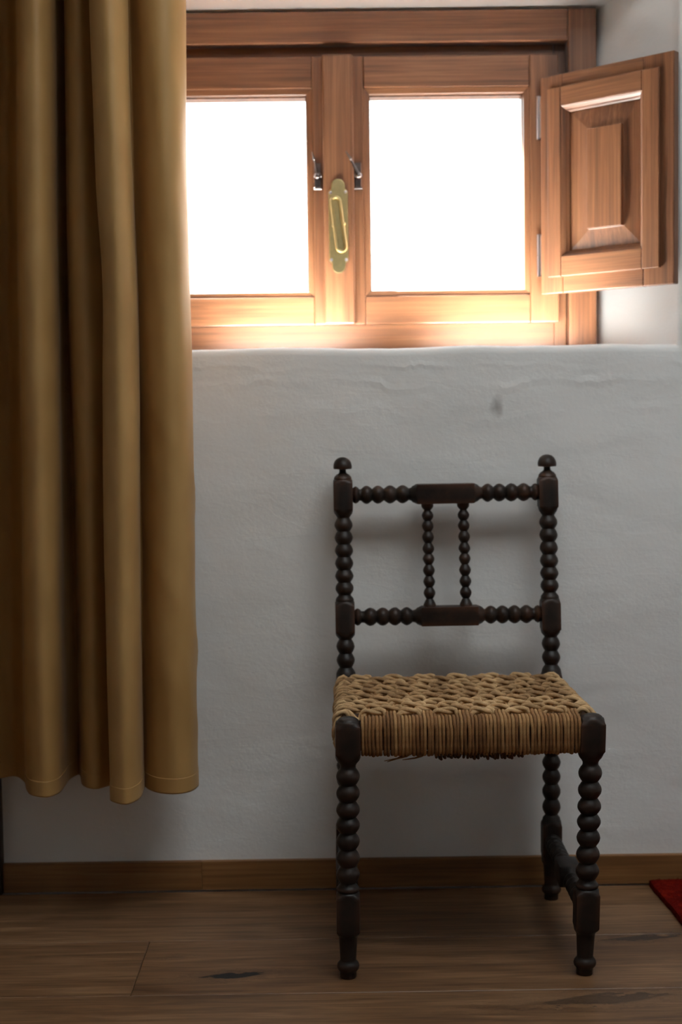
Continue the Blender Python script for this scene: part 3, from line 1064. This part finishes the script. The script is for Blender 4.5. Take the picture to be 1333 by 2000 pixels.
# ------------------------------------------------------------------ curtain
FOLDS = [
    # x at six heights, depth
    ([-0.760, -0.765, -0.770, -0.775, -0.780, -0.790], 2.600),
    ([-0.700, -0.705, -0.708, -0.712, -0.716, -0.722], 2.470),
    ([-0.646, -0.651, -0.656, -0.660, -0.664, -0.670], 2.540),
    ([-0.632, -0.637, -0.642, -0.646, -0.650, -0.656], 2.660),
    ([-0.5954, -0.6013, -0.6062, -0.6106, -0.6148, -0.6206], 2.700),
    ([-0.5680, -0.5730, -0.5775, -0.5810, -0.5840, -0.5880], 2.655),
    ([-0.5547, -0.5594, -0.5640, -0.5673, -0.5702, -0.5737], 2.595),
    ([-0.5390, -0.5440, -0.5480, -0.5510, -0.5530, -0.5560], 2.552),
    ([-0.5096, -0.5149, -0.5192, -0.5222, -0.5240, -0.5270], 2.535),
    ([-0.4900, -0.4960, -0.5000, -0.5030, -0.5055, -0.5085], 2.566),
    ([-0.4885, -0.4945, -0.4985, -0.5015, -0.5040, -0.5070], 2.615),
    ([-0.4990, -0.5040, -0.5070, -0.5085, -0.5100, -0.5110], 2.668),
    ([-0.4890, -0.4930, -0.4960, -0.4960, -0.4960, -0.4960], 2.712),
    ([-0.4759, -0.4810, -0.4833, -0.4814, -0.4790, -0.4777], 2.640),
    ([-0.4640, -0.4660, -0.4670, -0.4660, -0.4640, -0.4640], 2.605),
    ([-0.4459, -0.4453, -0.4437, -0.4435, -0.4428, -0.4451], 2.592),
    ([-0.4280, -0.4240, -0.4200, -0.4225, -0.4255, -0.4270], 2.612),
    ([-0.4150, -0.4105, -0.4050, -0.4080, -0.4120, -0.4130], 2.625),
    ([-0.4080, -0.4050, -0.3990, -0.4015, -0.4050, -0.4050], 2.595),
    ([-0.4141, -0.4115, -0.4052, -0.4076, -0.4104, -0.4096], 2.545),
    ([-0.4060, -0.4030, -0.3975, -0.3995, -0.4020, -0.4020], 2.505),
    ([-0.3760, -0.3730, -0.3695, -0.3705, -0.3730, -0.3755], 2.480),
    ([-0.3560, -0.3540, -0.3515, -0.3520, -0.3550, -0.3585], 2.500),
    ([-0.3499, -0.3486, -0.3466, -0.3469, -0.3502, -0.3543], 2.535),
    ([-0.3535, -0.3520, -0.3500, -0.3505, -0.3535, -0.3575], 2.580),
    ([-0.3560, -0.3550, -0.3525, -0.3535, -0.3560, -0.3595], 2.612),
    ([-0.3430, -0.3420, -0.3400, -0.3405, -0.3440, -0.3490], 2.592),
    ([-0.3250, -0.3245, -0.3225, -0.3225, -0.3265, -0.3320], 2.562),
    ([-0.2948, -0.2932, -0.2917, -0.2916, -0.2927, -0.2990], 2.545),
    ([-0.2700, -0.2700, -0.2680, -0.2670, -0.2665, -0.2720], 2.560),
    ([-0.2570, -0.2600, -0.2575, -0.2563, -0.2552, -0.2603], 2.600),
    ([-0.2600, -0.2640, -0.2615, -0.2603, -0.2592, -0.2640], 2.650),
    ([-0.2690, -0.2720, -0.2700, -0.2690, -0.2680, -0.2720], 2.690),
]
ZL = [1.674, 1.405, 1.169, 0.948, 0.670, 0.263]
HEM = 0.2516


def fold_x(xs, z):
    """Piecewise smooth interpolation of a fold line with height."""
    if z >= ZL[0]:
        return xs[0] + (z - ZL[0]) * 0.01
    if z <= ZL[-1]:
        return xs[-1]
    for i in range(5):
        if ZL[i] >= z >= ZL[i + 1]:
            t = (ZL[i] - z) / (ZL[i] - ZL[i + 1])
            p0 = xs[max(i - 1, 0)]
            p1, p2 = xs[i], xs[i + 1]
            p3 = xs[min(i + 2, 5)]
            return 0.5 * ((2 * p1) + (-p0 + p2) * t + (2 * p0 - 5 * p1 + 4 * p2 - p3) * t * t + (-p0 + 3 * p1 - 3 * p2 + p3) * t ** 3)


def curtain_row(z, sub=7, push=0.0):
    ctrl = [Vector((fold_x(xs, z), y, 0)) for xs, y in FOLDS]
    pts = []
    n = len(ctrl)
    for i in range(n - 1):
        p0, p1, p2, p3 = ctrl[max(i - 1, 0)], ctrl[i], ctrl[i + 1], ctrl[min(i + 2, n - 1)]
        # centripetal Catmull-Rom keeps the folds free of loops
        t0 = 0.0
        t1 = t0 + max(1e-4, (p1 - p0).length) ** 0.5
        t2 = t1 + max(1e-4, (p2 - p1).length) ** 0.5
        t3 = t2 + max(1e-4, (p3 - p2).length) ** 0.5
        for k in range(sub):
            t = t1 + (t2 - t1) * k / sub
            a1 = p0 * ((t1 - t) / (t1 - t0)) + p1 * ((t - t0) / (t1 - t0))
            a2 = p1 * ((t2 - t) / (t2 - t1)) + p2 * ((t - t1) / (t2 - t1))
            a3 = p2 * ((t3 - t) / (t3 - t2)) + p3 * ((t - t2) / (t3 - t2))
            b1 = a1 * ((t2 - t) / (t2 - t0)) + a2 * ((t - t0) / (t2 - t0))
            b2 = a2 * ((t3 - t) / (t3 - t1)) + a3 * ((t - t1) / (t3 - t1))
            pts.append(b1 * ((t2 - t) / (t2 - t1)) + b2 * ((t - t1) / (t2 - t1)))
    pts.append(ctrl[-1].copy())
    # light smoothing, then wrinkles
    for _ in range(4):
        q = [p.copy() for p in pts]
        for i in range(1, len(pts) - 1):
            q[i] = (pts[i - 1] + pts[i] * 2 + pts[i + 1]) / 4
        pts = q
    out = []
    for i, p in enumerate(pts):
        d = pts[min(i + 1, len(pts) - 1)] - pts[max(i - 1, 0)]
        nrm = Vector((d.y, -d.x, 0))
        if nrm.length > 0:
            nrm.normalize()
        u = i / len(pts)
        wv = noise.noise(Vector((u * 14, z * 2.2, 0.3))) * 0.0040 + noise.noise(Vector((u * 34 + z * 5.0, z * 5.5 - u * 16, 4.1))) * 0.0016
        # slanting drag lines in the broad right-hand panel
        if u > 0.80:
            for zc, s in ((0.86, 0.0022), (0.58, 0.0026), (0.42, 0.0014)):
                dd = (z - zc) + (u - 0.9) * 1.5
                wv += s * math.exp(-(dd / 0.020) ** 2) * min(1.0, (u - 0.80) * 14)
        out.append(p + nrm * (wv + push))
    return out


def curtain_mesh(zs, push=0.0, thick=0.0):
    mb = MB()
    rows_ = []
    for z in zs:
        rows_.append([(p.x, p.y, z) for p in curtain_row(z, push=push)])
    n = len(rows_[0])
    mb.add([p for r in rows_ for p in r], [])
    for i in range(len(rows_) - 1):
        for j in range(n - 1):
            a = i * n + j
            mb.f.append((a, a + 1, a + n + 1, a + n))
            u0, u1 = j / n * 2.2, (j + 1) / n * 2.2
            mb.uv[len(mb.f) - 1] = [(u0, zs[i]), (u1, zs[i]), (u1, zs[i + 1]), (u0, zs[i + 1])]
    return mb


zs = [HEM + (2.34 - HEM) * (i / 110) for i in range(111)]
cur = curtain_mesh(zs).build("curtain", M['curtain'], smooth=180)
so = cur.modifiers.new("cloth_thickness", 'SOLIDIFY')
so.thickness = 0.0016
so.offset = 0
tag(cur, "long mustard brown curtain hanging in deep folds beside the window", "curtain")
hem = curtain_mesh([HEM - 0.001, HEM + 0.002, HEM + 0.010, HEM + 0.020, HEM + 0.026, HEM + 0.0275], push=0.0004).build("hem", M['curtain'], cur, smooth=180)
so = hem.modifiers.new("cloth_thickness", 'SOLIDIFY')
so.thickness = 0.0022
so.offset = 0

# ------------------------------------------------------------------ rug
RO = Vector((0.612, 2.745, 0.0))


def rug_edge(t):
    return 0.0045 * noise.noise(Vector((t * 9, 2.2, 0))) + 0.002 * noise.noise(Vector((t * 31, 5.2, 0)))


def rug_pt(u, v):
    """u runs right from the edge beside the chair, v runs from the wall into the room."""
    x = u + (rug_edge(v) if u < 0.02 else 0)
    y = -v + (rug_edge(u + 40) * 0.6 if v < 0.02 else 0)
    a = math.radians(-2.4)
    return RO + Vector((x * math.cos(a) - y * math.sin(a) * -1, x * math.sin(a) * 0.0 + y, 0))


def rug_h(u, v):
    return 0.0165 + 0.0022 * noise.noise(Vector((u * 14, v * 14, 1))) + 0.004 * max(0, noise.noise(Vector((v * 6, 0, 8)))) * math.exp(-u * 12)


mb = MB()
NU, NV = 44, 90
UW, VL = 1.05, 1.60
top_r, bot_r = [], []
for i in range(NV + 1):
    for j in range(NU + 1):
        u, v = UW * (j / NU) ** 1.4, VL * (i / NV) ** 1.2
        p = rug_pt(u, v)
        e = min(1.0, min(u, v, UW - u, VL - v) / 0.006 + 0.75)
        top_r.append((p.x, p.y, rug_h(u, v) * e))
        bot_r.append((p.x, p.y, 0.0006 + 0.005 * max(0, noise.noise(Vector((v * 6, 0, 8)))) * math.exp(-u * 25)))
k0 = mb.add(top_r, [])
k1 = mb.add(bot_r, [])
W_ = NU + 1
for i in range(NV):
    for j in range(NU):
        a = i * W_ + j
        mb.f.append((a, a + W_, a + W_ + 1, a + 1))
        b = k1 + a
        mb.f.append((b, b + 1, b + W_ + 1, b + W_))
for i in range(NV):
    a, b = i * W_, (i + 1) * W_
    mb.f.append((a, k1 + a, k1 + b, b))
    a, b = i * W_ + NU, (i + 1) * W_ + NU
    mb.f.append((a, b, k1 + b, k1 + a))
for j in range(NU):
    a, b = j, j + 1
    mb.f.append((a, b, k1 + b, k1 + a))
    a, b = NV * W_ + j, NV * W_ + j + 1
    mb.f.append((a, k1 + a, k1 + b, b))
rug = mb.build("rug", M['rug'], origin=tuple(RO), smooth=50)
tag(rug, "thick red wool rug on the floor at the right edge", "rug")
pile = MB()
for k in range(15000):
    u, v = UW * random.random() ** 1.8, VL * random.random() ** 1.15
    p = rug_pt(u, v)
    h = rug_h(u, v)
    edge = u < 0.006 or v < 0.006
    ln = random.uniform(0.003, 0.006)
    a = random.uniform(0, 6.28)
    dx, dy = math.cos(a) * 0.0011, math.sin(a) * 0.0011
    tx, ty = random.uniform(-0.002, 0.002) - (0.002 if u < 0.006 else 0), random.uniform(-0.002, 0.002)
    z0 = h * (0.45 if edge else 0.92)
    pile.add([(p.x - dx, p.y - dy, z0), (p.x + dx, p.y + dy, z0), (p.x - dy, p.y + dx, z0), (p.x + tx, p.y + ty, z0 + ln)],
             [(0, 1, 3), (1, 2, 3), (2, 0, 3)])
pl = pile.build("pile", M['rug'], rug, origin=tuple(RO), smooth=180)
pl["kind"] = "stuff"

# helper keys used while building are not part of the scene
for o_ in bpy.data.objects:
    if "_o" in o_:
        del o_["_o"]
